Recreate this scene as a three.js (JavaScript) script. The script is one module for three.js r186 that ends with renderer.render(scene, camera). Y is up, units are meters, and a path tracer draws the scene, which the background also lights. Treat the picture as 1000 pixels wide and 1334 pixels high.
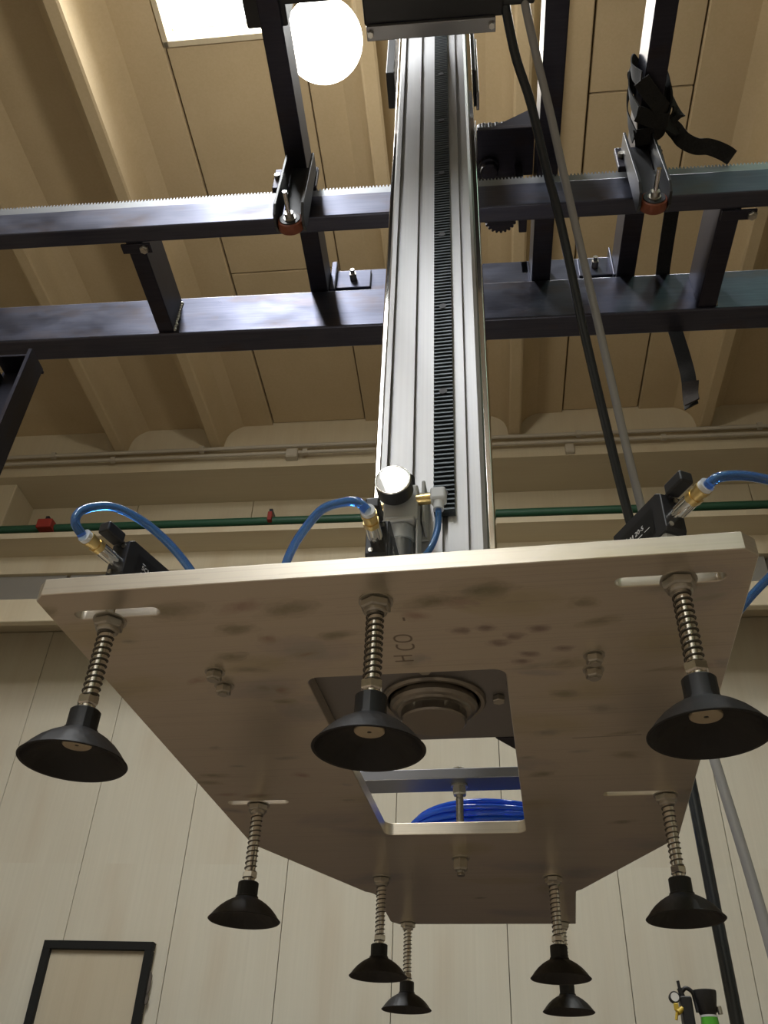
import * as THREE from 'three';
import { RoundedBoxGeometry } from 'three/addons/geometries/RoundedBoxGeometry.js';
import { mergeGeometries, toCreasedNormals } from 'three/addons/utils/BufferGeometryUtils.js';
import { RectAreaLightUniformsLib } from 'three/addons/lights/RectAreaLightUniformsLib.js';

// ───────────── camera, sky, large lights, exposure ─────────────
const scene = new THREE.Scene();
const camera = new THREE.PerspectiveCamera(60.66, 1000 / 1334, 0.05, 80);
camera.position.set(0, 1.6, 0);
camera.quaternion.setFromRotationMatrix(new THREE.Matrix4().makeBasis(
  new THREE.Vector3(0.9953, 0.0367, -0.0892),
  new THREE.Vector3(0.0262, 0.7870, 0.6163),
  new THREE.Vector3(0.0929, -0.6158, 0.7824)));
scene.add(camera);
const renderer = new THREE.WebGLRenderer({ antialias: true });
renderer.toneMapping = THREE.LinearToneMapping;
renderer.toneMappingExposure = 1.38;
renderer.shadowMap.enabled = true;
RectAreaLightUniformsLib.init();
scene.background = new THREE.Color(0.75, 0.85, 1.0);
const SKY = 16.5, LAMP = 6.5;
// rooflights: x0, x1, z0, z1 at the ceiling
const ROOFLIGHTS = [[-2.47, -1.31, -3.17, 7.6, SKY, [0.94, 0.97, 1.0]], [1.11, 2.0, -3.10, -0.9, SKY * 1.1, [0.94, 0.98, 0.97]], [2.85, 3.85, -0.4, 7.6, SKY * 0.055, [0.55, 1.0, 0.78]]];
for (const [x0, x1, z0, z1, power, tint] of ROOFLIGHTS) {
  const l = new THREE.RectAreaLight(new THREE.Color(...tint), power, x1 - x0 - 0.12, z1 - z0 - 0.12);
  l.name = 'rooflight_light'; l.position.set((x0 + x1) / 2, 9.36, (z0 + z1) / 2); l.lookAt(l.position.x, 0, l.position.z);
  scene.add(l);
}

// ───────────── helpers ─────────────
const V = (x, y, z) => new THREE.Vector3(x, y, z);
let seed = 12345;
const rnd = () => { seed = (seed * 1664525 + 1013904223) >>> 0; return seed / 4294967296; };
const used = {};
function numbered(n) { const k = used[n] = (used[n] ?? -1) + 1; return k ? n + '_' + String(k).padStart(3, '0') : n; }
function tag(o, label, category, group, kind) {
  o.userData.label = label;
  if (category) o.userData.category = category;
  if (group) o.userData.group = group;
  if (kind) o.userData.kind = kind;
  return o;
}
function shadows(m) { m.castShadow = m.receiveShadow = true; return m; }
function thing(name, label, category, pos = [0, 0, 0], turn = 0, group) {
  const o = new THREE.Group(); o.name = numbered(name); o.position.set(...pos); o.rotation.y = turn;
  tag(o, label, category, group); scene.add(o); return o;
}
function struct(name, label, turn = 0) {
  const o = new THREE.Group(); o.name = name; o.rotation.y = turn; tag(o, label, null, null, 'structure'); scene.add(o); return o;
}
const flat = (g) => (g.index ? g.toNonIndexed() : g);
// uv in metres, from the dominant direction of each face
function metreUV(g0) {
  const g = flat(g0), p = g.attributes.position, uv = new Float32Array(p.count * 2);
  const a = V(0, 0, 0), b = V(0, 0, 0), c = V(0, 0, 0);
  for (let i = 0; i < p.count; i += 3) {
    a.fromBufferAttribute(p, i); b.fromBufferAttribute(p, i + 1).sub(a); c.fromBufferAttribute(p, i + 2).sub(a); b.cross(c);
    const ax = Math.abs(b.x), ay = Math.abs(b.y), az = Math.abs(b.z);
    for (let k = i; k < i + 3; k++) {
      const x = p.getX(k), y = p.getY(k), z = p.getZ(k);
      const [u, v] = ay >= ax && ay >= az ? [x, z] : ax >= az ? [z, y] : [x, y];
      uv[k * 2] = u; uv[k * 2 + 1] = v;
    }
  }
  g.setAttribute('uv', new THREE.BufferAttribute(uv, 2));
  return g;
}
function join(list) {
  const gs = list.map((g) => { const f = flat(g).clone(); for (const k of Object.keys(f.attributes)) if (!['position', 'normal', 'uv'].includes(k)) f.deleteAttribute(k); return f; });
  return gs.length > 1 ? mergeGeometries(gs) : gs[0];
}
function part(parent, name, geos, mat, label) {
  const g = Array.isArray(geos) ? join(geos) : geos;
  const m = shadows(new THREE.Mesh(g, mat)); m.name = numbered(name); parent.add(m);
  if (label) m.userData.label = label;
  return m;
}
// box between two corners, edges softened
function box(x0, x1, y0, y1, z0, z1, r = 0.002) {
  const w = x1 - x0, h = y1 - y0, d = z1 - z0;
  const g = r > 0 ? new RoundedBoxGeometry(w, h, d, 2, Math.min(r, w / 2.2, h / 2.2, d / 2.2)) : new THREE.BoxGeometry(w, h, d);
  g.translate((x0 + x1) / 2, (y0 + y1) / 2, (z0 + z1) / 2);
  return metreUV(g);
}
function cyl(r0, r1, h, seg = 24) { return new THREE.CylinderGeometry(r1, r0, h, seg); }   // r0 at the bottom
function cylAt(x, y0, y1, z, r, seg = 24, rTop = r) { return cyl(r, rTop, y1 - y0, seg).translate(x, (y0 + y1) / 2, z); }
function between(a, b, r, seg = 16, r2 = r) {                       // cylinder from a to b
  const d = b.clone().sub(a), g = cyl(r, r2, d.length(), seg);
  g.applyQuaternion(new THREE.Quaternion().setFromUnitVectors(V(0, 1, 0), d.clone().normalize()));
  return g.translate((a.x + b.x) / 2, (a.y + b.y) / 2, (a.z + b.z) / 2);
}
function hexNut(x, y0, y1, z, r, turn = 0) {                        // hexagon prism with chamfered corners
  const h = y1 - y0, c = h * 0.16, pr = [[0, 0], [r * 0.87, 0], [r, c], [r, h - c], [r * 0.87, h], [0, h]].map((q) => new THREE.Vector2(...q));
  return toCreasedNormals(new THREE.LatheGeometry(pr, 6), 0.3).rotateY(turn).translate(x, y0, z);
}
function lathe(pts, seg = 48, crease = 0.6) { return toCreasedNormals(new THREE.LatheGeometry(pts.map((q) => new THREE.Vector2(...q)), seg), crease); }
function tube(pts, r, seg = 80, rad = 12) {
  return new THREE.TubeGeometry(new THREE.CatmullRomCurve3(pts.map((p) => V(...p))), seg, r, rad, false);
}
function extrude(pts, depth, bevel = 0) {                           // outline in x,y pushed along +z
  const s = new THREE.Shape(pts.map((q) => new THREE.Vector2(...q)));
  return metreUV(new THREE.ExtrudeGeometry(s, { depth, bevelEnabled: bevel > 0, bevelSize: bevel, bevelThickness: bevel, bevelSegments: 1, steps: 1 }));
}
// strap: thin woven band swept along points; wide[i] is the direction of its width
function ribbon(pts, wide, width, thick = 0.0022, seg = 60) {
  const c = new THREE.CatmullRomCurve3(pts.map((p) => V(...p)), false, 'centripetal'), w = new THREE.CatmullRomCurve3(wide.map((p) => V(...p)));
  const pos = [], idx = [];
  for (let i = 0; i <= seg; i++) {
    const t = i / seg, p = c.getPoint(t), tan = c.getTangent(t), wd = w.getPoint(t);
    wd.addScaledVector(tan, -wd.dot(tan)).normalize();
    const n = tan.clone().cross(wd).normalize();
    for (const [a, b] of [[-1, -1], [1, -1], [1, 1], [-1, 1]]) {
      const q = p.clone().addScaledVector(wd, a * width / 2).addScaledVector(n, b * thick / 2); pos.push(q.x, q.y, q.z);
    }
    if (i < seg) for (let k = 0; k < 4; k++) { const A = i * 4 + k, B = i * 4 + (k + 1) % 4; idx.push(A, B, A + 4, B, B + 4, A + 4); }
  }
  idx.push(0, 2, 1, 0, 3, 2); const e = seg * 4; idx.push(e, e + 1, e + 2, e, e + 2, e + 3);
  const g = new THREE.BufferGeometry(); g.setAttribute('position', new THREE.Float32BufferAttribute(pos, 3)); g.setIndex(idx);
  const f = metreUV(g); f.computeVertexNormals(); return toCreasedNormals(f, 0.9);
}

// ───────────── textures ─────────────
const PERM = Array.from({ length: 4096 }, rnd);
function vnoise(x, y, px, py) {                                     // value noise that repeats after px, py cells
  const xi = Math.floor(x), yi = Math.floor(y), fx = x - xi, fy = y - yi, s = (t) => t * t * (3 - 2 * t);
  const h = (a, b) => PERM[(((a % px) + px) % px * 73 + ((b % py) + py) % py * 151) & 4095];
  const u = s(fx), v = s(fy);
  return (h(xi, yi) * (1 - u) + h(xi + 1, yi) * u) * (1 - v) + (h(xi, yi + 1) * (1 - u) + h(xi + 1, yi + 1) * u) * v;
}
function makeTexture(n, fn, srgb = true) {                          // fn(u, v) -> [r, g, b] 0..1
  const d = new Uint8Array(n * n * 4);
  for (let j = 0; j < n; j++) for (let i = 0; i < n; i++) {
    const c = fn(i / n, j / n), k = (j * n + i) * 4;
    for (let m = 0; m < 3; m++) d[k + m] = Math.max(0, Math.min(255, c[m] * 255));
    d[k + 3] = 255;
  }
  const t = new THREE.DataTexture(d, n, n); t.wrapS = t.wrapT = THREE.RepeatWrapping; t.magFilter = THREE.LinearFilter;
  if (srgb) t.colorSpace = THREE.SRGBColorSpace;
  t.needsUpdate = true; return t;
}
const fbm = (u, v, f, o = 4) => { let s = 0, a = 0.5, n = 0; for (let i = 0; i < o; i++) { s += a * vnoise(u * f, v * f, f, f); n += a; a /= 2; f *= 2; } return s / n; };
const streak = (u, v, fx, fy) => 0.6 * vnoise(u * fx, v * fy, fx, fy) + 0.4 * vnoise(u * fx * 3, v * fy * 2, fx * 3, fy * 2);
const mixc = (a, b, t) => a.map((x, i) => x + (b[i] - x) * t);
const wallTex = makeTexture(1024, (u, v) => {
  const s = streak(u, v, 130, 5), b = fbm(u, v, 4), st = Math.pow(fbm(u + 0.37, v * 0.5 + 0.1, 6, 3), 4);
  const c = mixc([0.775, 0.755, 0.69], [0.82, 0.80, 0.735], s * 0.55 + b * 0.45);
  return mixc(c, [0.72, 0.66, 0.57], Math.min(0.35, st * 0.9));
});
wallTex.repeat.set(0.5, 0.25);
const ceilTex = makeTexture(512, (u, v) => mixc([0.70, 0.63, 0.50], [0.76, 0.69, 0.57], fbm(u, v, 6) * 0.7 + vnoise(u * 200, v * 200, 200, 200) * 0.3));
ceilTex.repeat.set(0.4, 0.4);
const floorTex = makeTexture(512, (u, v) => mixc([0.41, 0.355, 0.295], [0.51, 0.445, 0.37], fbm(u, v, 5, 5)));
floorTex.repeat.set(0.3, 0.3);
const steelTex = makeTexture(512, (u, v) => {
  const b = fbm(u, v, 5, 5), s = streak(u, v, 6, 90), rust = Math.max(0, fbm(u + 0.5, v + 0.2, 7, 4) - 0.56) * 4;
  return mixc(mixc([0.31, 0.32, 0.385], [0.46, 0.47, 0.525], b * 0.6 + s * 0.4), [0.40, 0.32, 0.28], Math.min(0.3, rust * 0.4));
});
steelTex.repeat.set(1.3, 2.6);
const steelRough = makeTexture(256, (u, v) => { const r = 0.26 + 0.24 * fbm(u, v, 8, 4); return [r, r, r]; }, false);
steelRough.repeat.set(1.3, 2.6);
const brushTex = makeTexture(512, (u, v) => { const s = 0.765 + 0.03 * streak(u, v, 160, 3) - 0.02 * fbm(u, v, 6); return [s, s, s * 1.005]; });
brushTex.repeat.set(3, 0.6);
const webTex = makeTexture(128, (u, v) => { const s = 0.10 + 0.05 * (Math.sin(u * 250) * Math.sin(v * 250)) + 0.05 * vnoise(u * 30, v * 30, 30, 30); return [s, s, s]; });
webTex.repeat.set(12, 12);

// plate face: rolled aluminium with finger marks, scuffs and a marker note, over x -0.6..1.1, y -0.4..1.3 of the plate outline
function plateTexture() {
  const n = 2048, cv = document.createElement('canvas'); cv.width = cv.height = n; const g = cv.getContext('2d'), k = n / 1.7;
  const X = (x) => (x + 0.6) * k, Y = (z) => n - (-z + 0.4) * k;
  g.fillStyle = 'rgb(232,224,210)'; g.fillRect(0, 0, n, n);
  for (let i = 0; i < 2600; i++) { const l = 120 + rnd() * 500; g.fillStyle = `rgba(${rnd() < 0.5 ? '120,110,98' : '205,198,186'},${0.02 + rnd() * 0.05})`; g.fillRect(rnd() * n - 100, rnd() * n, l, 1 + rnd() * 2); }
  const smear = (x, z, rx, rz, turn, a, col = '82,68,52') => {
    for (let i = 0; i < 16; i++) {
      g.save(); g.translate(X(x) + (rnd() - 0.5) * rx * k * 0.9, Y(z) + (rnd() - 0.5) * rz * k * 0.9); g.rotate(turn + (rnd() - 0.5) * 0.5);
      g.fillStyle = `rgba(${col},${a * 0.026})`; g.beginPath(); g.ellipse(0, 0, rx * k * (0.25 + rnd() * 0.5), rz * k * (0.25 + rnd() * 0.5), 0, 0, 6.3); g.fill(); g.restore();
    }
  };
  for (let i = 0; i < 70; i++) smear(-0.45 + rnd() * 0.85, 0.32 - rnd() * 0.75, 0.012 + rnd() * 0.03, 0.006 + rnd() * 0.012, rnd() - 0.5, 0.55 + rnd() * 0.5);
  for (let i = 0; i < 30; i++) smear(-0.45 + rnd() * 0.85, 0.32 - rnd() * 1.5, 0.05 + rnd() * 0.08, 0.02 + rnd() * 0.05, rnd() - 0.5, 0.3 + rnd() * 0.3);
  for (const [x, z] of [[0.055, 0.185], [0.088, 0.19], [0.12, 0.165], [0.15, 0.18], [0.10, 0.15], [0.125, 0.10], [0.135, 0.12], [0.18, 0.13]]) smear(x, z, 0.018, 0.011, 0, 1.5);
  for (const [x, z, rx] of [[-0.29, 0.27, 0.05], [-0.22, 0.22, 0.035], [-0.14, 0.26, 0.05], [-0.10, 0.19, 0.03], [-0.25, 0.15, 0.03], [0.02, 0.255, 0.04], [0.09, 0.275, 0.05], [0.28, -0.52, 0.03], [-0.02, -1.02, 0.02], [0.14, -0.28, 0.03]]) smear(x, z, rx, rx * 0.5, 0.2, 1.1);
  g.strokeStyle = 'rgba(70,58,46,0.35)'; g.lineWidth = 2; g.beginPath(); g.moveTo(X(0.19), Y(-0.145)); g.lineTo(X(0.29), Y(-0.14)); g.stroke();
  // worn marker lettering, read from the side
  g.save(); g.translate(X(-0.012), Y(0.112)); g.rotate(Math.PI / 2); g.scale(1, -1); g.fillStyle = 'rgba(74,60,46,0.5)'; g.font = '40px sans-serif'; g.fillText('H', 0, 0); g.fillText('CO', 36, 8); g.fillText('-', 124, 14); g.restore();
  const t = new THREE.CanvasTexture(cv); t.colorSpace = THREE.SRGBColorSpace; t.repeat.set(1 / 1.7, 1 / 1.7); t.offset.set(0.6 / 1.7, 0.4 / 1.7); t.magFilter = THREE.LinearFilter; return t;
}
function gaugeTexture() {
  const n = 256, cv = document.createElement('canvas'); cv.width = cv.height = n; const g = cv.getContext('2d');
  g.fillStyle = '#f4f4f2'; g.fillRect(0, 0, n, n); g.strokeStyle = g.fillStyle = '#8d9aa0'; g.lineWidth = 3;
  for (let i = 0; i <= 20; i++) { const a = 2.36 + i / 20 * 4.71, r = i % 5 ? 100 : 92; g.beginPath(); g.moveTo(128 + 108 * Math.cos(a), 128 + 108 * Math.sin(a)); g.lineTo(128 + r * Math.cos(a), 128 + r * Math.sin(a)); g.stroke(); }
  const t = new THREE.CanvasTexture(cv); t.colorSpace = THREE.SRGBColorSpace; t.magFilter = THREE.LinearFilter; return t;
}
function printTexture() {                                           // white print on the black ejector block
  const cv = document.createElement('canvas'); cv.width = 256; cv.height = 128; const g = cv.getContext('2d');
  g.fillStyle = '#0c0c0d'; g.fillRect(0, 0, 256, 128); g.fillStyle = '#d8d8d6'; g.font = 'bold 34px sans-serif'; g.fillText('SCM 20-S', 40, 66);
  g.fillRect(40, 82, 130, 5); g.fillRect(186, 82, 40, 4); g.fillRect(40, 96, 90, 4); g.fillRect(40, 30, 22, 5);
  const t = new THREE.CanvasTexture(cv); t.colorSpace = THREE.SRGBColorSpace; t.magFilter = THREE.LinearFilter; return t;
}

// ───────────── materials ─────────────
const std = (o) => new THREE.MeshStandardMaterial(o), rgb = (r, g, b) => new THREE.Color().setRGB(r, g, b);
const M = {
  wall: std({ map: wallTex, roughness: 0.88 }),
  cream: std({ map: wallTex, color: rgb(0.94, 0.88, 0.78), roughness: 0.85 }),
  ceiling: std({ map: ceilTex, roughness: 0.9 }),
  floor: std({ map: floorTex, roughness: 0.6 }),
  joint: std({ color: rgb(0.12, 0.10, 0.08), roughness: 0.95 }),
  steel: std({ map: steelTex, color: rgb(0.72, 0.72, 0.73), roughnessMap: steelRough, roughness: 1, metalness: 0.92 }),
  darkSteel: std({ map: steelTex, color: rgb(0.30, 0.28, 0.30), roughness: 0.42, metalness: 0.7 }),
  black: std({ color: rgb(0.016, 0.016, 0.018), roughness: 0.45 }),
  blackPaint: std({ color: rgb(0.009, 0.009, 0.008), roughness: 0.95 }),
  rubber: std({ color: rgb(0.009, 0.009, 0.010), roughness: 0.5 }),
  alu: std({ map: brushTex, roughness: 0.42, metalness: 0.55 }),
  aluDark: std({ color: rgb(0.30, 0.30, 0.31), roughness: 0.38, metalness: 0.85 }),
  rack: std({ color: rgb(0.07, 0.08, 0.085), roughness: 0.36, metalness: 0.75 }),
  plate: std({ map: plateTexture(), roughness: 0.34, metalness: 0.95 }),
  chrome: std({ color: rgb(0.78, 0.76, 0.72), roughness: 0.09, metalness: 1 }),
  turned: std({ color: rgb(0.34, 0.32, 0.29), roughness: 0.28, metalness: 1 }),
  zinc: std({ color: rgb(0.55, 0.53, 0.48), roughness: 0.32, metalness: 0.95 }),
  spring: std({ color: rgb(0.16, 0.15, 0.13), roughness: 0.35, metalness: 1 }),
  brass: std({ color: rgb(0.78, 0.58, 0.25), roughness: 0.28, metalness: 1 }),
  insert: std({ color: rgb(0.62, 0.54, 0.40), roughness: 0.4, metalness: 0.6 }),
  whitePlastic: std({ color: rgb(0.72, 0.75, 0.78), roughness: 0.4 }),
  greyPlastic: std({ color: rgb(0.46, 0.46, 0.44), roughness: 0.45 }),
  hose: new THREE.MeshPhysicalMaterial({ color: rgb(0.22, 0.50, 0.88), roughness: 0.1, transmission: 0.78, thickness: 0.01, ior: 1.5, attenuationColor: rgb(0.10, 0.34, 0.85), attenuationDistance: 0.014 }),
  coil: new THREE.MeshPhysicalMaterial({ color: rgb(0.04, 0.20, 0.95), roughness: 0.08, transmission: 0.5, thickness: 0.01, ior: 1.5, attenuationColor: rgb(0.02, 0.12, 0.9), attenuationDistance: 0.012 }),
  bowl: new THREE.MeshPhysicalMaterial({ color: rgb(0.9, 0.92, 0.93), roughness: 0.05, transmission: 0.9, thickness: 0.004, ior: 1.5 }),
  glass: new THREE.MeshPhysicalMaterial({ color: rgb(1, 1, 1), roughness: 0.02, transmission: 1, thickness: 0, ior: 1.5 }),
  dial: std({ map: gaugeTexture(), roughness: 0.5 }),
  print: std({ map: printTexture(), roughness: 0.45 }),
  orange: std({ color: rgb(0.22, 0.058, 0.025), roughness: 0.5 }),
  web: std({ map: webTex, roughness: 0.9 }),
  green: std({ color: rgb(0.014, 0.075, 0.04), roughness: 0.5 }),
  red: std({ color: rgb(0.26, 0.025, 0.018), roughness: 0.5 }),
  conduit: std({ color: rgb(0.45, 0.41, 0.34), roughness: 0.5 }),
  greyCable: std({ color: rgb(0.36, 0.36, 0.36), roughness: 0.22 }),
  blackCable: std({ color: rgb(0.025, 0.03, 0.036), roughness: 0.22 }),
  greenBowl: std({ color: rgb(0.10, 0.45, 0.04), roughness: 0.3 }),
  yellow: std({ color: rgb(0.6, 0.42, 0.05), roughness: 0.4 }),
  window: std({ color: rgb(0.30, 0.29, 0.27), roughness: 0.3, metalness: 0.2 }),
  rooflight: std({ color: rgb(0.8, 0.8, 0.8), emissive: rgb(0.95, 0.98, 1), emissiveIntensity: 2.2, roughness: 0.7 }),
  rooflightGreen: std({ color: rgb(0.6, 0.7, 0.64), emissive: rgb(0.7, 1, 0.86), emissiveIntensity: 0.35, roughness: 0.7 }),
  lampGlow: std({ color: rgb(0.9, 0.9, 0.88), emissive: rgb(1, 0.93, 0.80), emissiveIntensity: 6, roughness: 0.4 }),
};

// ───────────── the hall ─────────────
const WY = -0.7 * Math.PI / 180;                                    // the hall stands a little turned to the gantry
{
  const f = struct('floor', 'grey-brown worn concrete floor of the workshop');
  part(f, 'slab', box(-10, 10, -0.2, 0, -9.2, 8.3, 0), M.floor);

  const wb = struct('wall_back', 'cream precast concrete wall of upright panels behind the gripper', WY);
  part(wb, 'backing', box(-9.6, 9.6, 0, 9.6, -8.75, -8.48, 0), M.joint);
  for (let i = -9; i < 9; i++) part(wb, 'panel', box(i + 0.166, i + 1.161, 0, 6.56, -8.48, -8.3, 0.005), M.wall);
  for (let i = -6; i < 6; i++) part(wb, 'upper_panel', box(i * 1.5 + 0.25, i * 1.5 + 1.742, 7.4, 9.2, -8.48, -8.36, 0.006), M.cream);

  const tr = struct('trim_1', 'cream concrete roof edge beam with a shallow lip under the ceiling', WY);
  part(tr, 'beam', extrude([[-8.48, 9.5], [-7.78, 9.5], [-7.78, 8.56], [-7.73, 8.54], [-7.72, 8.43], [-8.48, 8.43]].map(([z, y]) => [-z, y]), 19).rotateY(Math.PI / 2).translate(-9.5, 0, 0), M.cream);
  const tr2 = struct('trim_2', 'cream concrete crane beam with a stepped lower face on the back wall', WY);
  part(tr2, 'beam', extrude([[-8.48, 7.46], [-7.6, 7.46], [-7.6, 7.385], [-7.93, 7.36], [-7.93, 7.12], [-8.48, 7.12]].map(([z, y]) => [-z, y]), 19).rotateY(Math.PI / 2).translate(-9.5, 0, 0), M.cream);
  const tr3 = struct('trim_3', 'pale concrete ledge above the wall panels', WY);
  part(tr3, 'lip', box(-9.5, 9.5, 6.12, 6.40, -7.44, -7.35, 0.015), M.cream);
  part(tr3, 'shelf', extrude([[7.42, 6.34], [8.32, 6.57], [8.32, 6.62], [7.42, 6.39]], 19).rotateY(Math.PI / 2).translate(-9.5, 0, 0), M.cream);
  part(tr3, 'back', box(-9.5, 9.5, 6.6, 6.7, -8.48, -8.04, 0), M.cream);
  const win = struct('window_1', 'grey clerestory strip between crane beam and ledge', WY);
  for (let i = 0; i < 12; i++) part(win, 'pane', box(-9.3 + i * 1.55, -9.3 + i * 1.55 + 1.5, 6.62, 7.14, -8.02, -7.98, 0.004), M.window);
  part(win, 'frame', box(-9.4, 9.4, 6.62, 7.14, -8.3, -8.03, 0), M.joint);
  for (const [k, x0, x1] of [[4, -6.5, -5.66], [5, 3.62, 4.4]]) {
    const p = struct('trim_' + k, 'cream concrete pier ' + (k === 4 ? 'at the left end' : 'at the right end') + ' of the recess under the roof edge beam', WY);
    part(p, 'pier', box(x0, x1, 7.4, 8.44, -8.4, -7.86, 0.02), M.cream);
  }
  const wl = struct('wall_left', 'cream side wall of the hall left of the picture');
  part(wl, 'panel', box(-9.5, -9.25, 0, 9.6, -8.9, 8.2, 0), M.wall);
  const wr = struct('wall_right', 'cream side wall of the hall right of the picture');
  part(wr, 'panel', box(9.25, 9.5, 0, 9.6, -8.9, 8.2, 0), M.wall);
  const wf = struct('wall_front', 'cream end wall of the hall behind the camera');
  part(wf, 'panel', box(-9.5, 9.5, 0, 9.6, 8.0, 8.25, 0), M.wall);

  // ceiling: flat slabs, raised infill panels, hanging ribs
  const c = struct('ceiling', 'cream precast concrete ceiling with hanging ribs and flat infill panels', WY);
  const Y0 = 9.18, Z0 = -7.8, Z1 = 8.1;
  for (const [x0, x1] of [[-9.5, -2.48], [-1.30, 1.10]]) part(c, 'slab', box(x0, x1, Y0, Y0 + 0.16, Z0, Z1, 0.012), M.ceiling);
  for (const [x0, x1, z0, z1] of [[2.01, 2.84, Z0, Z1], [2.84, 3.86, Z0, -0.41], [2.84, 3.86, 7.61, Z1], [3.86, 9.5, Z0, Z1], [1.115, 2.02, -0.89, Z1]]) part(c, 'slab', box(x0, x1, Y0, Y0 + 0.16, z0, z1, 0.012), M.ceiling);
  for (const [x0, x1, zs] of [[-2.465, -1.315, [-7.78, -5.51, -3.19]], [1.115, 1.995, [-7.78, -3.885, -3.10]]]) {
    for (let i = 0; i + 1 < zs.length; i++) part(c, 'infill_panel', box(x0, x1, Y0 + 0.03, Y0 + 0.16, zs[i] + 0.008, zs[i + 1] - 0.008, 0.006), M.ceiling);
    if (x0 < 0) part(c, 'infill_panel', box(x0, x1, Y0 + 0.03, Y0 + 0.16, 7.62, Z1, 0.006), M.ceiling);
    part(c, 'joint_cover', box(x0 - 0.05, x1 + 0.05, Y0 + 0.16, Y0 + 0.18, Z0, -3.17, 0), M.joint);
  }
  const D = 0.39, fillet = (b, s) => { const o = []; for (let i = 0; i <= 10; i++) { const t = i / 10; o.push([s * (b + 0.02 + 0.045 * t + 0.17 * Math.pow(t, 3.2)), Y0 - D + D * Math.pow(t, 0.62) * 1.0]); } return o; };
  for (const x of [-8.1, -6.75, -4.36, -3.13, -0.72, 0.51, 2.70, 4.1, 6.4, 7.7]) {
    const b = 0.05, l = fillet(b, -1).reverse(), r = fillet(b, 1);
    const pts = [...l, [-b, Y0 - D - 0.012], [b, Y0 - D - 0.012], ...r].map(([px, py]) => [px + x, py]);
    part(c, 'rib', toCreasedNormals(extrude(pts, Z1 + 7.86).translate(0, 0, -7.86), 0.5), M.ceiling);
  }
  part(c, 'roof', box(-9.6, 9.6, 9.64, 9.75, -8.9, 8.3, 0), M.ceiling);

  // rooflights
  ROOFLIGHTS.forEach(([x0, x1, z0, z1], i) => {
    const w = struct('window_' + (i + 2), ['white glowing rooflight panel in the ceiling above the lamp', 'white rooflight over the right ceiling bay, above the picture', 'dim greenish rooflight strip far right in the ceiling, above the picture'][i], WY);
    const t = 0.05;
    part(w, 'frame', [box(x0, x1, Y0 - 0.02, 9.45, z0, z0 + t, 0.006), box(x0, x1, Y0 - 0.02, 9.45, z1 - t, z1, 0.006), box(x0, x0 + t, Y0 - 0.02, 9.45, z0, z1, 0.006), box(x1 - t, x1, Y0 - 0.02, 9.45, z0, z1, 0.006)], M.cream);
    part(w, 'pane', box(x0 + t, x1 - t, 9.39, 9.41, z0 + t, z1 - t, 0), i === 2 ? M.rooflightGreen : M.rooflight);
  });
}
// pipes along the wall
function wallPipe(name, label, y, z, r, mat, clips) {
  const t = thing(name, label, 'pipe', [0, 0, 0], WY);
  part(t, 'pipe', between(V(-9.2, y, z), V(9.2, y, z), r, 16), mat);
  for (const x of clips) part(t, 'clip', box(x - 0.03, x + 0.03, y - r * 1.5, y + r * 1.5, z - r * 1.2, z + r * 1.25, 0.004), mat);
  return t;
}
wallPipe('conduit', 'upper grey-beige electrical conduit running along the roof edge beam', 8.74, -7.70, 0.024, M.conduit, [-5.2, -3.3, -0.4, 1.25, 3.3]);
wallPipe('conduit', 'lower grey-beige electrical conduit just below the upper one on the roof edge beam', 8.62, -7.69, 0.022, M.conduit, [-4.4, -2.0, 2.2]);
{
  const j = thing('junction_box', 'small beige junction box on the conduits left of the aluminium column', 'junction box', [-2.06, 8.52, -7.72], WY);
  part(j, 'housing', box(-0.07, 0.07, 0.0, 0.13, -0.05, 0.05, 0.008), M.conduit); part(j, 'lid', box(-0.06, 0.06, 0.01, 0.12, 0.05, 0.058, 0.003), M.conduit);
  const j2 = thing('junction_box', 'small beige junction box on the conduits right of the hanging cables', 'junction box', [1.22, 8.44, -7.70], WY);
  part(j2, 'housing', box(-0.05, 0.05, 0.0, 0.13, -0.04, 0.04, 0.008), M.conduit); part(j2, 'lid', box(-0.04, 0.04, 0.01, 0.12, 0.04, 0.047, 0.003), M.conduit);
  wallPipe('compressed_air_pipe', 'dark green pipe running along the back wall below the roof edge beam', 7.63, -7.75, 0.05, M.green, []);
  for (const [x, y, l] of [[-4.885, 7.63, 'red clamp box on the green wall pipe at the far left'], [-2.22, 7.65, 'slim red hanger on the green wall pipe near the middle hose']]) {
    const h = thing('pipe_hanger', l, 'pipe clamp', [x, y, -7.75], WY), w = x < -4 ? 0.09 : 0.025;
    part(h, 'clamp', box(-w, w, -0.06, 0.06, -0.06, 0.06, 0.008), M.red); part(h, 'bracket', box(-0.02, 0.02, 0.05, 0.12, -0.6, 0.03, 0.004), M.darkSteel);
  }
}
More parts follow.
